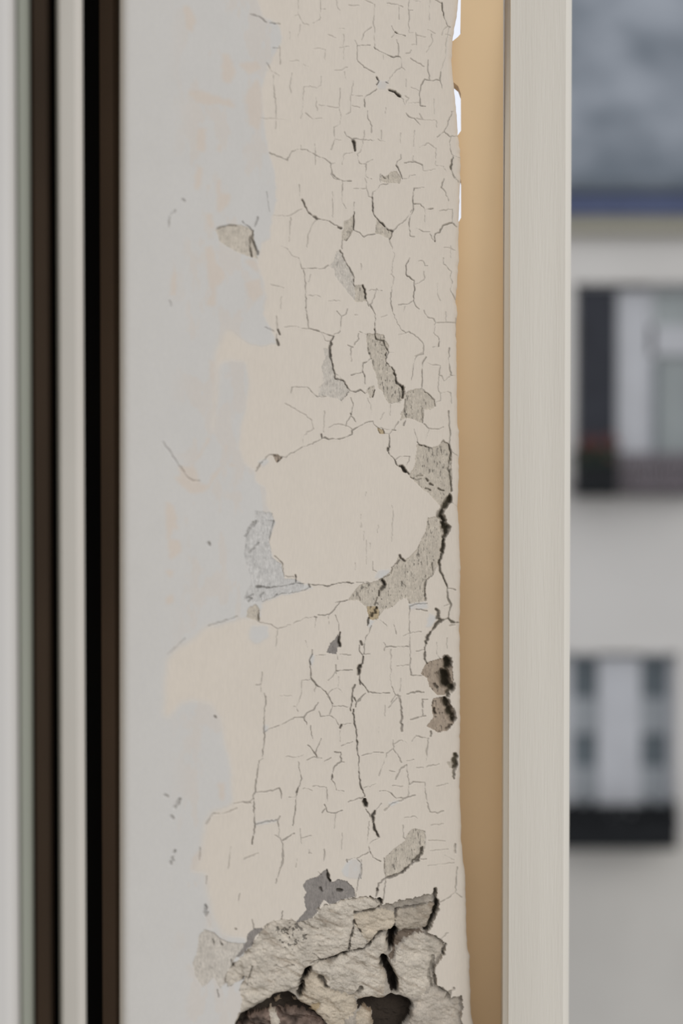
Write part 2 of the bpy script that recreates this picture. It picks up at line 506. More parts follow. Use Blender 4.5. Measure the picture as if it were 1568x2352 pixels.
6: """1.5 .5:495,0 498,70 480,120 458,188
4.5 .92:737,112 745,160 755,175
1.3 .5:262,245 255,280;330,390 338,430;690,125 705,140;725,0 720,60;640,5 640,25
2.4 .75:497,340 488,385
1.5 .5:925,60 920,130 905,190 895,260
4.5 .85:1250,0 1240,50 1150,130
3 .75:1150,130 1060,160
2.4 .6:1060,160 1020,190 1005,260
1.7 .5:1060,160 1045,280
4 .85:1010,218 1010,228
7 .93:1022,275 1038,300
3.4 .8:975,262 985,270
6 .7:1328,220 1332,290
10 .97:1335,290 1330,340
9 .92:1330,340 1300,410 1280,455
3.4 .6:1340,295 1300,300 1180,325 1120,335
2 .5:1350,295 1400,270 1440,235 1445,150 1450,100
1.6 .4:1440,240 1475,265;1365,490 1400,460
3.4 .75:890,350 960,340 1020,325
4.5 .7:1112,340 1110,400 1105,450
13 .97:1105,455 1085,490
10 1:1080,490 1080,560
4.5 .7:885,400 880,440 865,500 855,560
3.4 .7:885,400 920,460
4.6 .92:700,620 760,605 830,580
3.6 .85:830,580 860,570 940,550 975,520 1000,480 1040,460
11 .95:628,668 600,740 590,810
11 .92:1038,600 1050,650
9 .85:1080,680 1110,720 1105,790
6 .88:1385,520 1375,578
3.4 .7:1330,480 1350,495
3.4 .6:1320,640 1330,740 1400,790
6 .55:1430,760 1385,820
3.4 .8:1475,800 1470,930
2.4 .6:215,605 222,640;300,745 330,640
3.4 .6:115,495 120,525;155,505 165,525
5 .8:796,226 815,228
5 .5:700,215 708,232
3 .5:660,570 700,610 650,630
2.4 .5:450,640 500,650 560,640;600,400 690,440
8 .7:690,710 740,770
7 .7:930,770 890,800
2.5 .5:140,770 145,810
3 .4:70,310 75,350
2 .4:845,60 848,75
6 .5:1320,600 1300,680 1310,760""",
7: """2.4 .45:850,430 920,490 945,520
3.6 .6:945,510 930,580 955,640 985,720
4 .62:920,570 910,650 930,740
3 .45:620,490 720,460 790,465
2.2 .42:985,390 960,475
3 .22:180,480 190,380 240,330
2.5 .2:200,1190 190,1140
4 .25:310,230 325,240
1.5 .3:1050,1380 1130,1420;1155,1280 1160,1380""",
8: """2.6 .2:130,60 250,230 330,350 400,410 460,410
3.4 .35:970,775 900,870 870,910
2.8 .33:990,970 910,1060
1.8 .42:1130,770 1105,850 1085,960
2.4 .25:800,1630 720,1665 540,1720
2.6 .2:330,1830 280,1880 170,1980
6 .28:543,970 548,985
4 .4:880,1470 900,1460 930,1470 900,1500""",
9: """2.8 .3:770,965 850,950 920,960
2.4 .3:520,1150 580,1055 680,1055 800,1005
9 .2:280,930 240,1000
5 .2:150,890 170,900;205,1080 220,1095
5 .38:240,1390 230,1410
5 .3:225,1440 205,1510
5 .45:515,1880 520,1920
3 .4:500,1940 518,1975 540,1940
4 .45:597,180 603,186
1.3 .35:745,1355 715,1550
1.2 .3:860,1470 980,1415
1.4 .4:825,1775 810,1840;935,2010 945,2090
3 .22:465,1360 460,1470
3.5 .5:785,2095 790,2098
2 .3:525,1620 520,1690""",
}

# left-hand limit of the cream paint, then the frame's far side
CREAM = [pts(0, "575,-900 585,-60 590,0 606,40 640,58 650,90 628,130 612,160 600,205 604,260 612,330 620,360 632,400 634,470 626,500 620,545 600,560 590,600 604,640 612,680 604,722 622,756 634,788 600,796 566,786 540,764 522,756 506,782 494,812 492,880 484,990 492,992 500,900 502,838 530,826 562,832 572,880 566,930 554,972 548,1030 560,1062 582,1078 586,1104 608,1118 612,1160 622,1180 632,1200 620,1224 616,1248 628,1282 642,1298 652,1328 676,1336 705,1343 720,1350 676,1362 640,1368 602,1386 596,1424 560,1418 520,1432 470,1440 446,1466 400,1492 384,1516 378,1560 376,1650 396,1640 412,1618 440,1609 482,1616 506,1650 514,1700 530,1760 533,1838 524,1852 486,1864 470,1890 462,1950 452,1985 438,2000 472,2006 474,2040 482,2070 480,2100 476,2130 500,2140 528,2152 560,2166 600,2170 620,2600 600,3300 1150,3300 1150,-900")]
WHITE_IN_CREAM = [pts(0, "575,1436 615,1438 618,1462 590,1480 572,1470"), pts(4, "1100,540 1215,530 1225,575 1150,580 1105,575"),
    pts(5, "690,1100 745,1080 785,1120 780,1215 700,1215 660,1190 650,1160"), pts(5, "130,190 165,200 150,235 132,240"),
    pts(5, "75,840 130,830 225,820 220,835 130,850 75,865"), pts(4, "870,510 905,500 900,555 870,560"), pts(4, "835,650 870,655 850,695 828,700"),
    pts(4, "900,320 970,310 975,340 920,375 870,370"), pts(4, "1240,600 1285,640 1250,700 1215,700"), pts(9, "530,1990 560,1850 575,1960 660,2110 650,2180 590,2090"),
    pts(6, "650,225 670,230 700,280 690,290 660,250"), pts(6, "180,470 300,490 290,515 200,510"), pts(4,"445,880 470,890 455,960 440,930"),
    pts(0, "590,1060 612,1052 618,1060 604,1072"), pts(5, "960,710 1060,685 980,735"), pts(1, "890,540 960,545 940,600 900,590")]
PEACH = [pts(10, "1030,40 1070,40 1100,110 1085,180 1050,170"), pts(10, "1250,300 1290,310 1330,420 1290,470 1250,450"), pts(10, "1060,500 1130,510 1200,540 1300,560 1320,610 1240,590 1150,590 1100,580 1065,540"),
    pts(10, "1100,720 1160,730 1150,860 1100,850"), pts(10, "1230,800 1250,820 1245,860 1225,850"), pts(10, "1105,930 1140,940 1120,1060 1100,1040"), pts(10, "1230,1080 1290,1090 1260,1180 1230,1170"),
    pts(10, "1380,540 1440,440 1500,560 1460,740 1400,700"), pts(10, "1340,360 1440,340 1480,380 1400,430"),
    pts(7, "420,20 480,10 460,150 420,130"), pts(7, "620,40 660,50 650,200 740,190 730,270 650,340 620,320"), pts(7, "510,360 570,350 600,470 580,510 530,450"),
    pts(7, "510,650 580,640 620,800 690,860 680,960 600,1040 610,1190 510,1190 560,1060 530,900"), pts(7, "870,980 1000,930 1040,1080 940,1160 900,1100"), pts(7, "230,800 260,900 250,1080 200,1110 210,980"),
    pts(7, "550,1680 605,1690 600,2200 575,2200 580,1950"), pts(7, "860,780 960,760 1010,850 1000,900 940,850"),
    pts(8, "520,20 490,120 380,270 270,270 290,370 230,370 300,450 370,520 480,520 540,480 620,370 700,240 720,90 690,80 690,230 600,330 540,440 470,440 440,330 400,260 480,180 560,20"),
    pts(8, "160,720 240,720 230,830 200,920 290,950 300,1050 200,1120 180,1000"), pts(8, "165,1210 230,1220 220,1280 180,1270"), pts(8, "160,1440 220,1440 240,1500 170,1530"), pts(8, "740,240 850,300 930,320 850,310 730,270"),
    pts(9, "625,790 690,770 690,930 650,940"), pts(9, "420,1400 520,1370 530,1560 380,1560"), pts(0, "380,1150 400,1160 410,1220 384,1210")]

# bare plaster patches: (view, outline, pigment kind, recess in px)
PATCH = [
 (1, "915,1185 950,1175 985,1150 1015,1140 1045,1180 1042,1226 1000,1222 950,1220 915,1212", 'tan', 1.4),
 (2, "665,320 700,305 735,262 730,370 712,410 690,440 655,442 652,390 665,370", 'tan', 1.4),
 (2, "880,292 930,340 960,372 992,384 975,436 940,420 900,402 878,398", 'tan', 1.4),
 (2, "612,520 640,512 665,565 700,622 732,690 735,740 740,752 742,846 700,800 670,760 640,720 610,690 600,640 562,612 600,585", 'pale', .8),
 (2, "735,742 790,742 806,775 815,850 740,852 744,800", 'tan', 1.4),
 (3, "820,-98 885,-98 930,-88 942,-55 965,-10 950,30 945,85 970,118 990,130 1012,182 1020,240 1070,258 1066,330 1040,358 965,370 940,330 930,290 900,270 880,180 850,90 822,20", 'tan', 1.8),
 (3, "530,0 580,10 592,100 604,200 660,216 685,250 708,285 650,352 600,330 540,318 490,322 500,260 530,235 520,120 545,60", 'pale', 1.0),
 (3, "870,250 872,278 855,330 835,335 830,290 810,300 835,258", 'tan', 1.2),
 (3, "1072,300 1110,280 1180,268 1235,310 1270,345 1275,385 1240,412 1200,410 1192,500 1140,480 1085,462 1050,480 1045,440 1070,400", 'tan', 1.8),
 (3, "1152,640 1215,656 1250,668 1300,650 1330,612 1365,640 1384,700 1384,960 1350,1008 1320,1060 1290,1030 1240,975 1180,930 1100,850 1135,790 1152,700", 'tan', 2.2),
 (4, "1225,-30 1290,-40 1330,0 1330,120 1322,200 1298,270 1270,330 1258,355 1212,385 1208,522 1170,530 1100,545 1085,505 1040,515 990,565 930,585 880,652 835,645 830,590 790,545 760,522 695,515 730,470 760,430 800,405 850,402 900,385 970,335 1010,275 1040,218 1072,258 1110,225 1150,185 1190,100 1212,60", 'tan', 2.2),
 (4, "550,870 575,805 605,785 630,742 640,828 620,838 614,876", 'grey', 1.6),
 (4, "1215,940 1290,915 1352,908 1392,960 1395,1110 1340,1150 1290,1152 1235,1100 1225,1040 1180,1010", 'brown', 3),
 (5, "1262,10 1345,5 1400,80 1402,175 1360,225 1300,240 1270,225 1220,200 1262,140 1250,60", 'brown', 3),
 (5, "950,1060 1000,1020 1070,965 1100,905 1140,880 1205,902 1212,990 1190,1055 1120,1110 1075,1165 1010,1200 950,1208 930,1130", 'tan', 1.8),
 (6, "570,402 600,360 625,335 615,285 612,262 625,240 605,200 625,172 690,150 718,122 737,112 745,160 760,178 782,176 800,165 850,180 885,215 893,262 850,272 800,285 778,308 750,300 722,280 700,302 690,340 660,372 640,392 600,405", 'grey', 1.8),
 (6, "300,505 302,470 335,435 380,430 384,445 345,480 330,525 300,550 260,588 240,590 250,560 285,530", 'grey', 1.6),
 (6, "30,560 40,470 70,440 120,455 160,490 200,510 290,518 270,555 230,605 220,650 200,720 150,760 120,700 60,758 20,700 5,620", 'pale', 1.5),
 (7, "605,500 640,480 720,455 800,455 850,462 900,480 945,515 960,640 985,760 900,745 800,700 700,640 640,600", 'faint', .6),
 (8, "900,1560 970,1520 1000,1560 1000,1670 940,1660 880,1640", 'tan', 1.2),
 (8, "1120,175 1160,165 1205,205 1160,245 1140,215", 'brown', 1.4),
 (8, "960,680 1110,700 1140,780 1090,950 1110,1100 1200,1160 1225,1290 1320,1290 1400,1340 1380,1400 1180,1430 1000,1500 880,1500 860,1460 930,1340 900,1200 860,1080 880,900 960,780", 'filler', .8),
 (4, "820,560 880,560 905,590 895,645 860,650 830,640", 'ochre', 2.0),
 (5, "1350,440 1395,430 1400,480 1370,475", 'tan', 1.5),
 (3, "888,528 935,545 935,570 905,570", 'ochre', 1.4),
]

# the break at the foot of the wall: outline, then the lumps left standing in it (outline, depth px, tilt x, tilt y)
BREAK = pts(6, "222,1010 238,940 262,895 278,830 262,760 290,700 200,760 180,700 230,620 300,560 340,500 385,440 430,400 490,380 545,385 572,402 660,375 700,318 745,300 780,305 812,285 870,275 965,262 990,272 1020,272 1048,312 1120,285 1240,262 1310,250 1328,218 1348,298 1330,360 1285,455 1340,482 1356,500 1392,520 1376,582 1340,625 1325,660 1340,745 1400,790 1415,815 1470,800 1478,860 1470,930 1500,1010")
LUMP = [
 ("290,700 200,760 180,700 230,620 300,560 340,500 385,440 430,400 490,380 545,385 572,402 660,375 700,318 745,300 780,305 812,285 870,275 965,262 990,272 1020,300 1018,325 960,340 890,350 878,400 876,440 858,500 850,560 828,578 760,602 700,618 640,655 610,690 600,740 580,760 480,790 400,825 330,860 262,905 222,1010 180,1010 262,760", 2, 0.02, 0.02, 'chalk'),
 ("886,360 960,345 1030,328 1108,345 1108,400 1100,450 1040,458 1000,478 970,520 930,470 890,425", 7, .0, .02, 'buff'),
 ("885,440 925,470 965,525 940,548 865,566 860,540 868,500", 9, .0, .0, 'chalk'),
 ("1116,340 1200,325 1300,302 1328,300 1325,340 1280,455 1240,440 1180,455 1118,450", 8, .03, .03, 'taupe'),
 ("700,628 760,612 830,588 865,575 940,556 980,524 1040,466 1072,490 1074,565 1030,605 1040,660 1062,720 1050,835 960,832 905,835 890,800 820,790 745,770 700,705 640,690 660,650", 9, -.01, .02, 'chalk'),
 ("640,672 700,712 745,778 820,798 885,805 900,850 898,900 850,945 780,1010 700,940 640,880 585,862 590,812 606,745", 16, .0, .03, 'buff'),
 ("1118,560 1160,510 1230,472 1300,470 1345,490 1372,530 1365,580 1330,625 1315,660 1322,745 1260,810 1190,815 1130,795 1118,740 1098,660", 11, .02, .0, 'chalk'),
 ("1262,815 1325,755 1385,795 1400,830 1462,815 1470,930 1500,1010 1190,1010 1200,900 1240,860", 9, .0, .0, 'tanstone'),
 ("1086,560 1100,500 1120,460 1240,448 1275,462 1220,470 1150,510 1108,560 1090,640 1075,600", 22, .0, .0, 'umber'),
 ("905,1010 900,930 930,880 975,900 990,1010", 24, .0, .0, 'buff'),
 ("240,1010 300,935 420,905 520,900 620,905 700,945 770,1010", 44, .0, .0, 'brick'),
 ("415,890 440,895 470,960 480,1010 440,1010 425,940", 34, .0, .0, 'chalk'),
 ("548,852 570,850 575,868 550,870", 30, .0, .0, 'chalk'),
 ("448,850 475,845 480,870 455,880", 34, .0, .0, 'buff'),
 ("660,870 690,862 700,890 660,910 630,900", 24, .0, .0, 'ochre'),
]

EDGE = [(-800,1052),(0,1052),(15,1051),(34,1049),(60,1044),(93,1040),(131,1037),(162,1038.6),(193,1042),(241,1047),(280,1050),(306,1052),(344,1057),(380,1058),(440,1056),(503,1054),(560,1053),(600,1055),(612,1052),(641,1051),(690,1047),(720,1051),(740,1048),(834,1049),(940,1050),(972,1050),(990,1054),(1110,1054),(1161,1051),(1200,1054),(1303,1057.6),(1441,1056),(1613,1057),(1841,1056),(1875,1059),(1927,1059),(1979,1064),(2013,1069),(2118,1071),(2160,1072),(2181,1074),(2200,1080),(2215,1079),(2240,1078),(2290,1081),(2329,1081),(2352,1087),(2400,1090),(3200,1092)]

rng = np.random.default_rng(7)
STEP = 1.5
X0, X1 = 270.0, 1060.0
NX = int((X1 - X0) / STEP) + 1
ys_mid = np.arange(-30, 2385, STEP)
ys_top = np.linspace(-800, -30, 60)[:-1]; ys_bot = np.linspace(2385, 3150, 60)[1:]
YS = np.concatenate([ys_top, ys_mid, ys_bot]); NY = len(YS); R0 = len(ys_top)
US = X0 + (X1 - X0) * np.linspace(0, 1, NX)
ex = np.interp(YS, [a for a, b in EDGE], [b for a, b in EDGE])
ex = ex + np.interp(YS, np.arange(-800, 3200, 9), rng.normal(0, .55, len(np.arange(-800, 3200, 9))))
# columns right of x = 930 are stretched to follow the broken edge
t = np.clip((US - 930) / (X1 - 930), 0, 1)
PX = US[None, :] + t[None, :] * (ex[:, None] - X1)
PY = np.repeat(YS[:, None], NX, axis=1)

def vnoise(px, py, sx, sy, seed, octaves=4, gain=.55):
    out = np.zeros_like(px); amp = 1.0; tot = 0
    r = np.random.default_rng(seed)
    for k in range(octaves):
        n = r.random((128, 128)); fx = px / sx + 17.3 * k; fy = py / sy + 9.7 * k
        ix = np.floor(fx).astype(int); iy = np.floor(fy).astype(int); ax = fx - ix; ay = fy - iy
        ax = ax * ax * (3 - 2 * ax); ay = ay * ay * (3 - 2 * ay)
        g = lambda i, j: n[(iy + j) % 128, (ix + i) % 128]
        out += amp * ((g(0,0)*(1-ax)+g(1,0)*ax)*(1-ay) + (g(0,1)*(1-ax)+g(1,1)*ax)*ay)
        tot += amp; amp *= gain; sx /= 2.03; sy /= 2.03
    return out / tot - 0.5
def rowrange(y0, y1):
    return max(0, int(np.searchsorted(YS, y0)) - 1), min(NY, int(np.searchsorted(YS, y1)) + 1)
def inside(poly, wob=0.0, seed=1):
    """boolean mask of a polygon, its edge roughened by wob px"""
    xs = [p[0] for p in poly]; ysx = [p[1] for p in poly]
    a, b = rowrange(min(ysx) - 8, max(ysx) + 8)
    m = np.zeros((NY, NX), bool)
    c0 = max(0, int((min(xs) - 15 - X0) / STEP)); c1 = min(NX, int((max(xs) + 60 - X0) / STEP) + 2)
    if a >= b or c0 >= c1: return m
    x = PX[a:b, c0:c1]; y = PY[a:b, c0:c1]
    if wob:
        x, y = x + wob * 2 * vnoise(x, y, 9, 9, seed, 3), y + wob * 2 * vnoise(x, y, 9, 9, seed + 50, 3)
    r = np.zeros(x.shape, bool); n = len(poly)
    for i in range(n):
        (xa, ya), (xb, yb) = poly[i], poly[(i + 1) % n]
        if ya == yb: continue
        cond = ((ya > y) != (yb > y)) & (x < (xb - xa) * (y - ya) / (yb - ya) + xa)
        r ^= cond
    m[a:b, c0:c1] = r
    return m
def segdist(line, reach):
    """distance field near a polyline (inf elsewhere) -> generator of (slices, d)"""
    for (xa, ya), (xb, yb) in zip(line[:-1], line[1:]):
        a, b = rowrange(min(ya, yb) - reach, max(ya, yb) + reach)
        c0 = max(0, int((min(xa, xb) - reach - X0) / STEP) - 2); c1 = min(NX, int((max(xa, xb) + reach + 30 - X0) / STEP) + 2)
        if a >= b or c0 >= c1: continue
        x = PX[a:b, c0:c1]; y = PY[a:b, c0:c1]
        dx, dy = xb - xa, yb - ya; L2 = dx * dx + dy * dy + 1e-9
        tt = np.clip(((x - xa) * dx + (y - ya) * dy) / L2, 0, 1)
        yield (slice(a, b), slice(c0, c1)), np.hypot(x - xa - tt * dx, y - ya - tt * dy)
def jag(line, amp):
    """break straight strokes into the small steps of a real crack"""
    out = [line[0]]
    for (xa, ya), (xb, yb) in zip(line[:-1], line[1:]):
        L = math.hypot(xb - xa, yb - ya); n = max(1, int(L / 4.5))
        for i in range(1, n):
            f = i / n; o_ = rng.normal(0, amp); nx, ny = -(yb - ya) / L, (xb - xa) / L
            out.append((xa + (xb - xa) * f + nx * o_, ya + (yb - ya) * f + ny * o_))
        out.append((xb, yb))
    return out

wob_c = vnoise(PX, PY, 11, 16, 21, 3) * 1.5
depth = np.zeros((NY, NX))           # how far the surface lies back, in px of the photo
dirt = np.zeros((NY, NX))            # dirt gathered in the cracks, 0..1
lift = np.zeros((NY, NX))            # curled lips beside the cracks
for v, txt in CRACKS.items():
    for row in txt.split('\n'):
        head, body = row.split(':'); w, d = map(float, head.split())
        for st in body.split(';'):
            line = jag(pts(v, st), 0.75 if w < 5 else 1.6)
            hw = max(w * .5, .55); reach = hw * 2.2 + 7
            Lt = len(line)
            for k, (sl, dist) in enumerate(segdist(line, reach)):
                wv = hw * (0.6 + 0.6 * rng.random())
                dist = dist + wob_c[sl] * ((1.2 + min(w, 18) * .42) * (1.7 if v == 6 and w > 3 else 1))
                core = np.clip(1 - (dist - wv * .45) / (wv * .9 + .75), 0, 1)
                dirt[sl] = np.maximum(dirt[sl], core * d)
                depth[sl] = np.maximum(depth[sl], core * (1.2 + hw * 2.4) * (0.5 + d * .6))
                lift[sl] = np.maximum(lift[sl], np.exp(-(dist / (3 + hw)) ** 2) * d * (.9 if w < 5 else .5))

cream = np.zeros((NY, NX), bool)
for p in CREAM: cream |= inside(p, 4, 3)
for i, p in enumerate(WHITE_IN_CREAM): cream &= ~inside(p, 2.5, 30 + i)
peach = np.zeros((NY, NX))
for i, p in enumerate(PEACH): peach = np.maximum(peach, inside(p, 5, 60 + i).astype(float))
def blur(a, n):
    for _ in range(n):
        a = (np.roll(a, 1, 0) + np.roll(a, -1, 0) + 2 * a) / 4; a = (np.roll(a, 1, 1) + np.roll(a, -1, 1) + 2 * a) / 4
    return a
mot = np.clip((vnoise(PX, PY, 34, 75, 501, 4) - .04) / .08, 0, 1) * np.clip((PX - 385) / 60, 0, 1) * .5
peach = np.maximum(blur(peach, 8) * 1.15, mot); cr0 = cream.astype(float); crs = blur(cr0, 34); wl = np.clip((640 - PX) / 160, 0, 1); creamf = blur(cr0, 3) * (1 - wl) + crs * wl
patch_id = np.zeros((NY, NX), int); patch_dep = np.zeros((NY, NX))
for i, (v, s, kind, dep) in enumerate(PATCH):
    m = inside(pts(v, s), 2.0, 100 + i); patch_id[m] = i + 1; patch_dep[m] = dep
brk = inside(BREAK, 6.0, 200)
lump_id = np.zeros((NY, NX), int); lump_dep = np.full((NY, NX), 0.0)
hollow = brk.copy()
for i, (s, dep, tx, ty, kind) in enumerate(LUMP):
    poly = pts(6, s); m = inside(poly, 7, 210 + i) & brk
    xs = [p[0] for p in poly]; ysx = [p[1] for p in poly]; cx, cy = sum(xs) / len(xs), sum(ysx) / len(ysx)
    edge = np.full((NY, NX), 30.0)
    for sl, dist in segdist(poly + [poly[0]], 26): edge[sl] = np.minimum(edge[sl], dist)
    rnd = (1 - np.clip(edge / 14, 0, 1)) ** 2 * min(7, dep * .6)
    dd = dep + (PX - cx) * tx + (PY - cy) * ty + rnd
    lump_id[m] = i + 1; lump_dep[m] = dd[m]; hollow &= ~m
CAVE = [pts(6, "222,1010 240,940 300,905 345,880 400,850 470,795 520,795 560,830 590,860 640,885 700,945 770,1010"),
        pts(6, "905,835 960,828 1050,832 1085,815 1180,830 1200,870 1190,930 1130,1010 1000,1010 975,900 935,880 905,900"),
        pts(6, "600,690 640,655 655,680 640,710 610,780 590,800"), pts(6, "1075,470 1108,445 1130,450 1100,500 1085,560 1072,560"),
        pts(6, "1030,600 1060,595 1085,660 1115,720 1120,790 1085,800 1062,700 1042,650"), pts(6, "1262,440 1300,400 1325,345 1335,300 1340,330 1285,455 1262,462"),
        pts(6, "700,622 760,604 826,578 832,586 765,616 705,634")]
cave = np.zeros((NY, NX), bool)
for i, p in enumerate(CAVE): cave |= inside(p, 3.5, 260 + i)
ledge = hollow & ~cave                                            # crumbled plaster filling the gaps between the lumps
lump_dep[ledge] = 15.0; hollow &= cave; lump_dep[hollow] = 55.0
# the sides of the hollow slope instead of dropping sheer
lump_dep = np.where(brk, blur(lump_dep, 9), lump_dep)
big = vnoise(PX, PY, 260, 420, 5, 3); med = vnoise(PX, PY, 40, 60, 6, 4); fine = vnoise(PX, PY, 5, 5, 8, 3)
streak = vnoise(PX, PY, 3.2, 40, 9, 3); streak2 = vnoise(PX, PY, 2.4, 16, 12, 3)
rough = vnoise(PX, PY, 26, 20, 10, 5, .5); rough2 = vnoise(PX, PY, 9, 7, 11, 4, .6)
ridge = np.abs(vnoise(PX, PY, 46, 30, 14, 4, .6))

isp = patch_id > 0
dep = depth.copy()
dep += 3.0 * big + .5 * med - lift
dep += np.where(cream | isp | brk, 0, -.35)                       # the later filler lies on top of the cream paint
dep += np.where(isp & ~brk, patch_dep + 1.1 * rough2 + .9 * streak2, 0)
dep += np.where(brk, lump_dep + 13 * rough + 3.5 * rough2 + 26 * ridge - 3, 0)
dep += np.where(lump_id == 11, 46 * vnoise(PX, PY, 30, 20, 605, 3), 0)
dep += np.where(~isp & ~brk, .10 * streak + .08 * fine, 0)
# rounded arrises at both ends
er = np.clip(1 - (ex[:, None] - PX) / 11, 0, 1); dep += 9 * er ** 2.6
el = np.clip(1 - (PX - X0) / 34, 0, 1); dep += 26 * el ** 2.4

# pigments (linear)
def sm(c): return np.array(c, float)
C_CREAM, C_WHITE, C_PEACH = sm((.705, .625, .520)), sm((.635, .605, .553)), sm((.66, .570, .475))
P = {'tan': (.575, .505, .405), 'pale': (.61, .55, .465), 'grey': (.28, .25, .22), 'brown': (.40, .32, .24), 'faint': (.60, .53, .43), 'filler': (.61, .58, .53), 'ochre': (.50, .39, .24),
     'chalk': (.60, .53, .43), 'buff': (.56, .475, .36), 'umber': (.20, .155, .115), 'taupe': (.45, .385, .30), 'tanstone': (.52, .455, .37), 'brick': (.22, .16, .125)}
col = C_WHITE + (C_CREAM - C_WHITE) * creamf[..., None]
col = col + (C_PEACH - col) * (peach * .75 * (1 - creamf))[..., None]
col *= (1 + .035 * med + .03 * big)[..., None]
for i, (v, s, kind, dp) in enumerate(PATCH):
    m = patch_id == i + 1; c = sm(P[kind])
    k = (1 + .35 * streak2[m] + .30 * rough2[m])[:, None]
    col[m] = c * k
    sn = vnoise(PX[m], PY[m], 2.6, 9, 300 + i, 2) + .25 * vnoise(PX[m], PY[m], 30, 30, 400 + i, 2)
    sk = np.clip((sn - (.20 if kind in ('tan', 'brown', 'ochre') else .27)) / .09, 0, 1)[:, None]
    col[m] *= 1 - sk * (.55 if kind in ('tan', 'brown', 'ochre') else .3)
for i, (s, dp, tx, ty, kind) in enumerate(LUMP):
    m = lump_id == i + 1; c = sm(P[kind]); a_r = 2.4 if kind == 'brick' else .5
    col[m] = c * np.clip(1 + a_r * rough[m] + .3 * rough2[m], .12, 2)[:, None]
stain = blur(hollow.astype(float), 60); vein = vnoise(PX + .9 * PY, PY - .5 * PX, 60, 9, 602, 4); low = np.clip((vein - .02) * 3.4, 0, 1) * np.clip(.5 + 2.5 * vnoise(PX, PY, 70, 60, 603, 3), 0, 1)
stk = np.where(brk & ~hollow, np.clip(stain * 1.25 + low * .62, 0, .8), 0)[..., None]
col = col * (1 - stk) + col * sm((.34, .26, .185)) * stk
# pitted speckle on the chalky slope
pit = inside(pts(6, "455,400 560,400 640,470 600,510 560,555 500,545 470,480"), 6, 77) & (vnoise(PX, PY, 6, 6, 78, 2) > .12)
col[pit] *= .38; dep[pit] += 2
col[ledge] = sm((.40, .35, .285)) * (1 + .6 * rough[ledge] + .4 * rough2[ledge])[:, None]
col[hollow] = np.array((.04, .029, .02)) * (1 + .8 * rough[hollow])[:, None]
DIRT = sm((.045, .035, .024)); DIRT_G = sm((.085, .07, .042)); f = np.clip((PX - 940) / 100, 0, 1)[..., None]
dcol = DIRT * (1 - f) + DIRT_G * f
col = col + (dcol - col) * (dirt ** 1.15)[..., None]
# brown bleed beside the major cracks
halo = blur(np.clip(dirt - .55, 0, 1), 10); col *= (1 - np.clip(halo[..., None] * sm((.55, .62, .75)), 0, .5))
col = np.clip(col, .01, .8)

# wall plane: depth of the flat wall along the optical axis
A0, A1 = 0.84, 1.02
def wall_depth(px, py):
    inv = 1 / (A0 * FOC) + (px - 270) / (1055 - 270) * (1 / (A1 * FOC) - 1 / (A0 * FOC))
    return 1 / inv * (1 + .012 * (py - 1176) / 1176)
PXM = FOC / FPX                                                    # one px of the photo at the focus distance
dist = wall_depth(PX, np.clip(PY, -1500, 3900))
a = (PX - 784) / FPX; b = -(PY - 1176) / FPX
Vx = a * dist; Vy = (cp + b * sp_) * dist; Vz = (-sp_ + b * cp) * dist
Vy = Vy + dep * PXM                                                # relief pushed straight into the wall's depth
# returns: the wall's thickness running back at both ends
def add_cols(V, left):
    return V
n_ret = 6
retx_r = []; 
for k in range(1, n_ret + 1):
    s_ = (k / n_ret) ** 1.5 * 0.16
    retx_r.append((Vx[:, -1] - s_ * .42, Vy[:, -1] + s_ * .90, Vz[:, -1]))
retx_l = []
for k in range(n_ret, 0, -1):
    s_ = (k / n_ret) ** 1.5 * 0.14
    retx_l.append((Vx[:, 0] + s_ * .12, Vy[:, 0] + s_, Vz[:, 0]))
GX = np.stack([r[0] for r in retx_l] + [Vx[:, i] for i in range(NX)] + [r[0] for r in retx_r], 1)
GY = np.stack([r[1] for r in retx_l] + [Vy[:, i] for i in range(NX)] + [r[1] for r in retx_r], 1)
GZ = np.stack([r[2] for r in retx_l] + [Vz[:, i] for i in range(NX)] + [r[2] for r in retx_r], 1)
GC = np.concatenate([np.repeat(np.array(C_WHITE)[None, None], NY, 0).repeat(n_ret, 1), col, np.repeat(np.array(C_CREAM)[None, None], NY, 0).repeat(n_ret, 1)], 1)
MX = GX.shape[1]
# which part every quad belongs to: 0 = filler coat, 1 = cream coat, 10+ = patches, 100+ = lumps, 99 = hollow
cls = np.where(cream, 1, 0); cls = np.where(isp, 9 + patch_id, cls); cls = np.where(brk, np.where(lump_id > 0, 99 + lump_id, np.where(ledge, 98, 99)), cls)
CL = np.concatenate([np.zeros((NY, n_ret), int), cls, np.ones((NY, n_ret), int)], 1)
qc = CL[:-1, :-1]
idx = np.arange(NY * MX).reshape(NY, MX)
quads = np.stack([idx[:-1, :-1], idx[1:, :-1], idx[1:, 1:], idx[:-1, 1:]], -1)
FV = np.stack([GX, GY, GZ], -1).reshape(-1, 3); FC = GC.reshape(-1, 3)
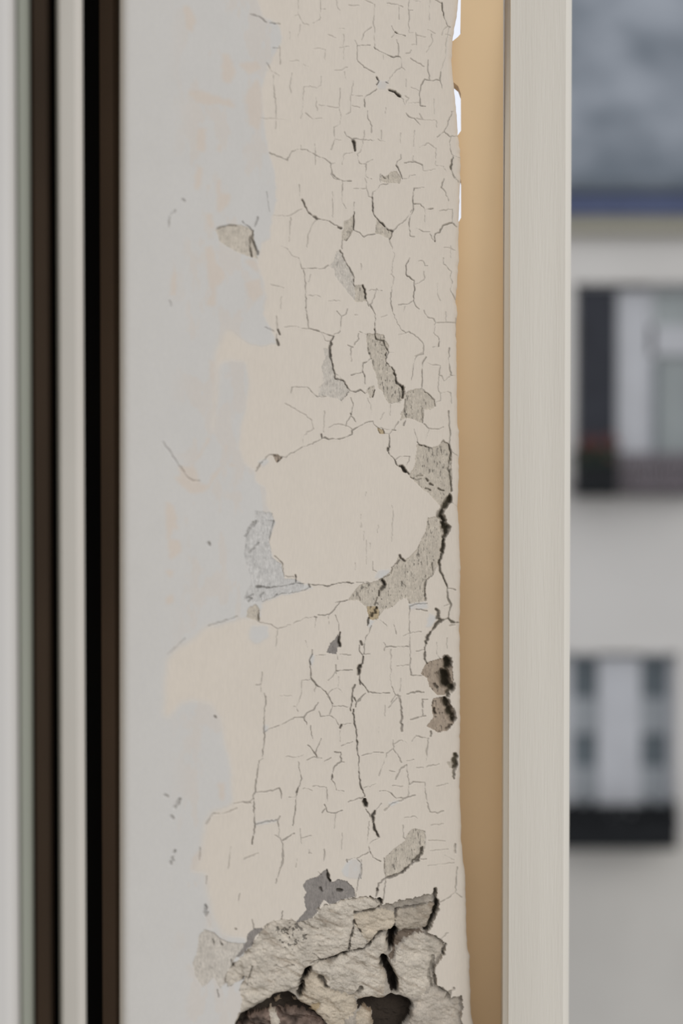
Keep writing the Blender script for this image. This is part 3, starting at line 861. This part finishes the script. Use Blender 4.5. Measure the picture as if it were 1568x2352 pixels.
# one set of normals for the whole surface, so the coats meet without seams
def surface(name, mask, mat, parent):
    q_ = quads[mask]
    if len(q_) == 0: return None
    used, inv = np.unique(q_.reshape(-1), return_inverse=True)
    me = bpy.data.meshes.new(name); nv, nf = len(used), len(q_)
    me.vertices.add(nv); me.vertices.foreach_set('co', FV[used].astype(np.float32).ravel())
    me.loops.add(nf * 4); me.loops.foreach_set('vertex_index', inv.astype(np.int32).ravel())
    me.polygons.add(nf); me.polygons.foreach_set('loop_start', (np.arange(nf) * 4).astype(np.int32))
    me.polygons.foreach_set('use_smooth', np.ones(nf, bool))
    me.update(calc_edges=True)
    at_ = me.color_attributes.new('pigment', 'FLOAT_COLOR', 'POINT')
    at_.data.foreach_set('color', np.concatenate([FC[used], np.ones((nv, 1))], 1).astype(np.float32).ravel())
    me.materials.append(mat)
    o = bpy.data.objects.new(name, me); COL.objects.link(o)
    if parent: o.parent = parent
    return o

M_cream = coat_material('cream_paint', .62, .35, 900, (1, 1, .25), .00012, .035)
M_fill = coat_material('white_filler', .8, .25, 700, (1, 1, .6), .00015, .02)
M_bare = coat_material('bare_plaster', .92, .8, 1500, (1, 1, .5), .0003, .16)
M_lump = coat_material('broken_plaster', .95, .55, 900, (1, 1, 1), .0006, .16)

wall = surface('wall_left', qc == 0, M_fill, None)
tag(wall, 'old plastered wall beside the window, white filler over flaking cream paint, broken open at the foot', 'wall', kind='structure')
tag(surface('cream_paint', qc == 1, M_cream, wall), 'cracked cream paint coat')
names = {'faint': 'faint tan patch where filler has come away', 'tan': 'bare patch of tan plaster', 'pale': 'pale scuffed patch of plaster', 'grey': 'grey patch of bare cement', 'brown': 'brown crumbling hole', 'filler': 'rough white filler patch', 'ochre': 'ochre stained chip'}
for i, p in enumerate(PATCH):
    o_ = surface('bare_patch', qc == 10 + i, M_bare, wall)
    if o_: tag(o_, names[p[2]])
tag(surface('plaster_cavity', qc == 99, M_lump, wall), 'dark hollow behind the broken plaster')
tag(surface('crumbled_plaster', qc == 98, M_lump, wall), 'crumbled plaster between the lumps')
for i, p in enumerate(LUMP):
    surface('plaster_lump', qc == 100 + i, M_lump, wall)

# ------------------------------------------------------------------ window frame left of the wall (out of focus, nearer)
M_white = material('white_frame_paint', (.67, .635, .58), .45, .02, 6)
M_brown = material('brown_seal', (.075, .046, .026), .7, .1, 10)
M_black = material('black_gap', (.018, .014, .010), .8, .1, 10)
M_bead = material('cream_bead_paint', (.66, .61, .53), .5, .03, 8)
ZB, ZT = -0.75, 0.75
def plan(lst): return [(xat(px, f * FOC), f * FOC) for px, f in lst]
w1 = mesh_obj('window_1', prism(plan([(-900, 0.710), (-60, 0.710), (10, 0.712), (26, 0.715), (36, 0.722), (40, 0.732), (40, 0.860), (-900, 0.910)]), ZB, ZT), M_white, None)
tag(w1, 'blurred white window frame at the far left with dark brown seals', 'window', kind='structure')
mesh_obj('rubber_seal', prism(plan([(73, 0.772), (80, 0.764), (112, 0.764), (120, 0.772), (121, 0.800), (121, 0.870), (73, 0.870)]), ZB, ZT), M_brown, w1)['label'] = 'dark brown seal strip'
mesh_obj('frame_edge_shade', prism(plan([(40, 0.735), (46, 0.732), (66, 0.742), (72, 0.755), (74, 0.775), (74, 0.86), (40, 0.86)]), ZB, ZT), material('shaded_edge_grey', (.33, .335, .27), .6, .03, 6), w1)['label'] = 'right edge of the white frame, its shade put into a grey green colour'  # strip darkened to grey green: shade on the column's right edge, put into colour
mesh_obj('frame_bead', prism(plan([(132, 0.785), (134, 0.762), (140, 0.755), (176, 0.755), (188, 0.760), (193, 0.780), (193, 0.870), (132, 0.870)]), ZB, ZT), M_bead, w1)['label'] = 'narrow cream bead between the seals'
mesh_obj('shadow_gap', prism(plan([(186, 0.910), (300, 0.910), (300, 0.940), (60, 0.940), (60, 0.885), (112, 0.845), (134, 0.845), (186, 0.875)]), ZB, ZT), M_black, w1)['label'] = 'black gap beside the wall'
mesh_obj('rubber_seal', prism(plan([(232, 0.860), (262, 0.856), (276, 0.860), (276, 0.905), (232, 0.905)]), ZB, ZT), M_brown, w1)['label'] = 'dark brown seal strip'

# ------------------------------------------------------------------ tan board and white window stile right of the wall
M_tan = material('tan_paint', (.88, .635, .365), .65, .02, 12)
M_stile = material('white_stile_paint', (.80, .745, .64), .55, .05, 30, (1, 1, .04), .5, 900, (1, 1, .05), col2=(.73, .675, .575))
D1 = 1.046
bm = bmesh.new()
# board outline: a vertical left edge with one worn bump and a notch
le = [(-700, 1060), (0, 1058), (60, 1057), (76, 1058.5), (84, 1052), (94, 1040), (100, 1020), (168, 1020), (188, 1040), (198, 1052), (215, 1058), (300, 1058.5), (312, 1050), (395, 1052), (415, 1058.5), (500, 1058.5), (515, 1050), (560, 1010), (3100, 1010)]
def lean(y): return FOC * (D1 + (y - 1176) / 1176 * .028)          # the board leans: its head stands forward of its foot
fr = []; bk = []; rt = []; rb = []
for y, x in le:
    d_ = lean(y); p = at(x, y, d_); fr.append(bm.verts.new(p)); bk.append(bm.verts.new((p.x + .001, p.y + .012, p.z)))
    p = at(1155.2, y, d_); rt.append(bm.verts.new(p)); rb.append(bm.verts.new((p.x, p.y + .012, p.z)))
for i in range(len(le) - 1):
    bm.faces.new((fr[i], rt[i], rt[i+1], fr[i+1])); bm.faces.new((bk[i], bk[i+1], rb[i+1], rb[i])); bm.faces.new((fr[i], fr[i+1], bk[i+1], bk[i])); bm.faces.new((rt[i], rb[i], rb[i+1], rt[i+1]))
bm.faces.new((fr[0], bk[0], rb[0], rt[0])); bm.faces.new((fr[-1], rt[-1], rb[-1], bk[-1]))
tb = mesh_obj('trim_1', bm, M_tan)
tag(tb, 'plain tan board between the peeling wall edge and the white window stile', 'trim', kind='structure')

st = mesh_obj('window_2', prism(plan([(1170, 1.014), (1296, 1.010), (1302, 1.012), (1306, 1.016), (1309, 1.023), (1309, 1.11), (1150, 1.11), (1155.5, 1.034), (1157, 1.026), (1168, 1.023), (1168.8, 1.016)]), ZB, ZT), M_stile)
tag(st, 'upright white wooden window stile with fine brush marks, right of the tan board', 'window', kind='structure')

# ------------------------------------------------------------------ house across the street
YB = 14.0
def bx(name, px0, py0, px1, py1, y0, y1, mat, parent, bevel=0.0, sub=None):
    """block whose front is at distance y0, seen between two corners of the view, back at y1"""
    p = at(px0, py0, y0); q_ = at(px1, py1, y0)
    bm = bmesh.new(); box_into(bm, (p.x, y0, q_.z), (q_.x, y1, p.z), bevel)
    o_ = mesh_obj(name, bm, mat); return keep(o_, parent) if parent is house else parentto(o_, parent)
def parentto(o_, parent):
    o_.parent = parent; return o_
M_fac = material('facade_render', (.67, .64, .59), .9, .04, .6)
M_corn = material('cornice_stone', (.44, .415, .33), .9, .04, 2)
M_base = material('lower_render', (.62, .585, .52), .9, .06, .8)
M_slate = material('slate_roof', (.30, .32, .345), .7, .2, .75, (1, .6, 1.2), col2=(.12, .14, .16), lo=.38, hi=.62)
M_gut = material('blue_gutter', (.115, .14, .24), .6, .1, 2)
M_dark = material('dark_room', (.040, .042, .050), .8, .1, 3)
M_pane = material('window_glass', (.15, .175, .185), .25, .1, 2)
M_pane2 = material('curtained_glass', (.36, .385, .37), .4, .05, 2)
M_sash = material('white_window_wood', (.54, .54, .545), .6, .04, 3)
M_iron = material('black_iron', (.010, .011, .012), .8, .1, 5)
M_plum = material('weathered_railing', (.17, .145, .155), .7, .1, 5)
M_rust = material('rust_flowers', (.17, .05, .04), .8, .2, 30)
M_leaf = material('dark_leaves', (.03, .045, .03), .8, .2, 30)

g0 = at(1500, 2700, YB)
house = empty('apartment_house', (3.2, YB + 2, -9.0))
tag(house, 'blurred pale house across the street with slate roof and white windows', 'building')
# facade in pieces around its openings
PXL = 1190
def H(name, *a_, **k): return bx(name, *a_, **k)
def facade():
    bm = bmesh.new()
    def blk(px0, py0, px1, py1):
        p = at(px0, py0, YB); q_ = at(px1, py1, YB); box_into(bm, (p.x, YB, q_.z), (q_.x, YB + .35, p.z))
    blk(PXL, 525, 3600, 650)                 # above the upper windows
    blk(PXL, 650, 1318, 1140); blk(1640, 650, 1900, 1140); blk(2200, 650, 3600, 1140)
    blk(PXL, 1140, 3600, 1500)
    blk(PXL, 1500, 1282, 1930); blk(1558, 1500, 1900, 1930); blk(2200, 1500, 3600, 1930)
    p = at(PXL, 560, YB + .35); q_ = at(3600, 4000, YB + .35)
    box_into(bm, (p.x, YB + .9, q_.z), (q_.x, YB + 4.5, p.z))
    return mesh_obj('facade', bm, M_fac)
keep(facade(), house)
H('lower_wall', PXL, 1930, 3600, 4000, YB - .02, YB + .6, M_base, house)
H('cornice', PXL - 10, 495, 3620, 532, YB - .14, YB + .5, M_corn, house, bevel=.03)
H('gutter', PXL - 14, 405, 3630, 492, YB - .22, YB + .3, M_gut, house, bevel=.05)
# sloping roof
bm = bmesh.new()
a_ = at(PXL - 10, 415, YB - .3); b_ = at(3620, 415, YB - .3)
zt = 4.2
vs = [bm.verts.new(v) for v in [(a_.x, YB - .3, a_.z), (b_.x, YB - .3, b_.z), (b_.x, YB + 3.2, a_.z + zt), (a_.x, YB + 3.2, a_.z + zt),
      (a_.x, YB - .3, a_.z - .1), (b_.x, YB - .3, b_.z - .1), (b_.x, YB + 4.5, a_.z - .1), (a_.x, YB + 4.5, a_.z - .1), (b_.x, YB + 4.5, a_.z + zt), (a_.x, YB + 4.5, a_.z + zt)]]
for f_ in [(0, 1, 2, 3), (4, 7, 6, 5), (0, 4, 5, 1), (3, 2, 8, 9), (9, 8, 6, 7), (0, 3, 9, 7, 4), (1, 5, 6, 8, 2)]: bm.faces.new([vs[i] for i in f_])
keep(mesh_obj('roof', bm, M_slate), house)

def loc(o_):
    return o_
# upper window: one leaf open on a dark room, white leaf and curtained glass beside it
wf = bpy.data.objects.new('window', None)
def win_part(name, rects, y0, y1, mat, parent, bevel=0.0):
    bm = bmesh.new()
    for (px0, py0, px1, py1) in rects:
        p = at(px0, py0, y0); q_ = at(px1, py1, y0); box_into(bm, (p.x, y0, q_.z), (q_.x, y1, p.z), bevel)
    o_ = mesh_obj(name, bm, mat)
    if parent is house: keep(o_, house)
    else: o_.parent = parent
    return o_
u = win_part('window', [(1316, 645, 1330, 1140), (1413, 645, 1490, 1060), (1316, 640, 1640, 664), (1490, 748, 1640, 815), (1625, 645, 1640, 1140), (1490, 664, 1500, 1060)], YB + .12, YB + .20, M_sash, house)
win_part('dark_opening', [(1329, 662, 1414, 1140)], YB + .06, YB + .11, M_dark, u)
win_part('pane', [(1495, 664, 1630, 750)], YB + .16, YB + .18, M_pane2, u)
win_part('pane', [(1495, 812, 1630, 1060)], YB + .17, YB + .19, M_pane2, u)
win_part('curtain_rod', [(1502, 830, 1509, 1040)], YB + .10, YB + .14, M_pane, u)
l = win_part('window', [(1282, 1498, 1312, 1935), (1374, 1498, 1470, 1935), (1536, 1498, 1552, 1935), (1282, 1498, 1558, 1508)], YB + .10, YB + .20, M_sash, house)
for r_ in [(1306, 1508, 1380, 1604), (1306, 1684, 1380, 1762), (1466, 1508, 1540, 1604), (1466, 1684, 1540, 1762)]:
    win_part('pane', [r_], YB + .18, YB + .20, M_pane, l)
M_rail = material('grey_glazing_bar', (.33, .345, .35), .6, .04, 3)
for r_ in [(1310, 1603, 1376, 1685), (1310, 1761, 1376, 1860), (1468, 1603, 1538, 1685), (1468, 1761, 1538, 1860)]:
    win_part('glazing_bar', [r_], YB + .14, YB + .18, M_rail, l)
for k, (px0, px1) in enumerate([(1900, 2200)]):
    for (ya, yb) in [(650, 1140), (1500, 1930)]:
        w_ = win_part('window', [(px0, ya, px0 + 22, yb), (px1 - 22, ya, px1, yb), (px0 + 140, ya, px0 + 162, yb), (px0, ya, px1, ya + 20), (px0, (ya + yb) / 2 - 10, px1, (ya + yb) / 2 + 10)], YB + .12, YB + .20, M_sash, house)
        win_part('pane', [(px0 + 10, ya + 8, px1 - 10, yb)], YB + .22, YB + .24, M_pane, w_)

def railing(px0, px1, py0, py1, mat):
    bm = bmesh.new()
    for yy in (py0, py1 - 10):
        p = at(px0, yy, YB - .30); q_ = at(px1, yy + 10, YB - .30); box_into(bm, (p.x, YB - .30, q_.z), (q_.x, YB - .26, p.z))
    n = int((px1 - px0) / 14)
    for i in range(n + 1):
        x = px0 + (px1 - px0 - 9) * i / n
        p = at(x, py0, YB - .29); q_ = at(x + 9, py1, YB - .29); box_into(bm, (p.x, YB - .29, q_.z), (q_.x, YB - .27, p.z))
    for x in (px0, px1 - 5):
        p = at(x, py0, YB - .29); q_ = at(x + 5, py0 + 10, YB - .29); box_into(bm, (p.x, YB - .29, q_.z), (q_.x, YB, p.z))
        p = at(x, py1 - 10, YB - .29); q_ = at(x + 5, py1, YB - .29); box_into(bm, (p.x, YB - .29, q_.z), (q_.x, YB, p.z))
    return bm
r1 = keep(mesh_obj('railing', railing(1318, 1640, 1040, 1126, M_plum), M_plum), house); r1['label'] = 'weathered railing of the upper window'
r2 = keep(mesh_obj('railing', railing(1284, 1556, 1850, 1950, M_iron), M_iron), house); r2['label'] = 'black railing of the lower window'
win_part('sill', [(1318, 1112, 1640, 1132)], YB - .26, YB + .1, M_plum, house)
win_part('sill', [(1286, 1930, 1556, 1948)], YB - .26, YB + .1, M_iron, house)

# window boxes: trough, leaves and blossoms
def flower_box(name, px0, px1, py0, py1, fl_top, label, mat_fl, yc, seed):
    r_ = random.Random(seed)
    c = at((px0 + px1) / 2, py1, yc); root = empty(name, c)
    tag(root, label, 'planter')
    p = at(px0, py0, yc); q_ = at(px1, py1, yc)
    bm = bmesh.new(); box_into(bm, (p.x, yc, q_.z), (q_.x, yc + .22, p.z), .02); keep(mesh_obj('trough', bm, M_iron), root)
    for nm, mat, n, s_ in (('foliage', M_leaf if name == 'flower_box' else M_iron, 160, .055), ('blossoms', mat_fl, 70, .04)):
        bm = bmesh.new()
        for i in range(n):
            x = r_.uniform(p.x, q_.x); z = r_.uniform(p.z - .02, at(0, fl_top, yc).z if nm == 'blossoms' else at(0, (fl_top + py0) / 2, yc).z)
            if name == 'window_planter': z -= .10 * max(0, 1 - abs(x - (p.x + q_.x) / 2) / (.22 * (q_.x - p.x)))
            m_ = Matrix.Translation((x, yc + r_.uniform(0, .2), z)) @ Matrix.Rotation(r_.uniform(0, 6), 4, 'X') @ Matrix.Rotation(r_.uniform(0, 6), 4, 'Z') @ Matrix.Diagonal((1, .6, .5, 1))
            bmesh.ops.create_icosphere(bm, subdivisions=1, radius=s_ * r_.uniform(.6, 1.2), matrix=m_)
        keep(mesh_obj(nm, bm, mat), root)
    return root
flower_box('flower_box', 1326, 1420, 1062, 1132, 1000, 'dark window box with rust red flowers at the upper window across the street', M_rust, YB - .56, 3)
flower_box('window_planter', 1288, 1552, 1885, 1950, 1845, 'long black window box at the lower window across the street', M_iron, YB - .56, 4)

# street level, far below the view
M_street = material('asphalt', (.16, .16, .165), .9, .1, 2)
bm = bmesh.new(); box_into(bm, (-12, 2.5, -9.3), (14, YB + 5, -9.0)); tag(mesh_obj('ground', bm, M_street), kind='structure')
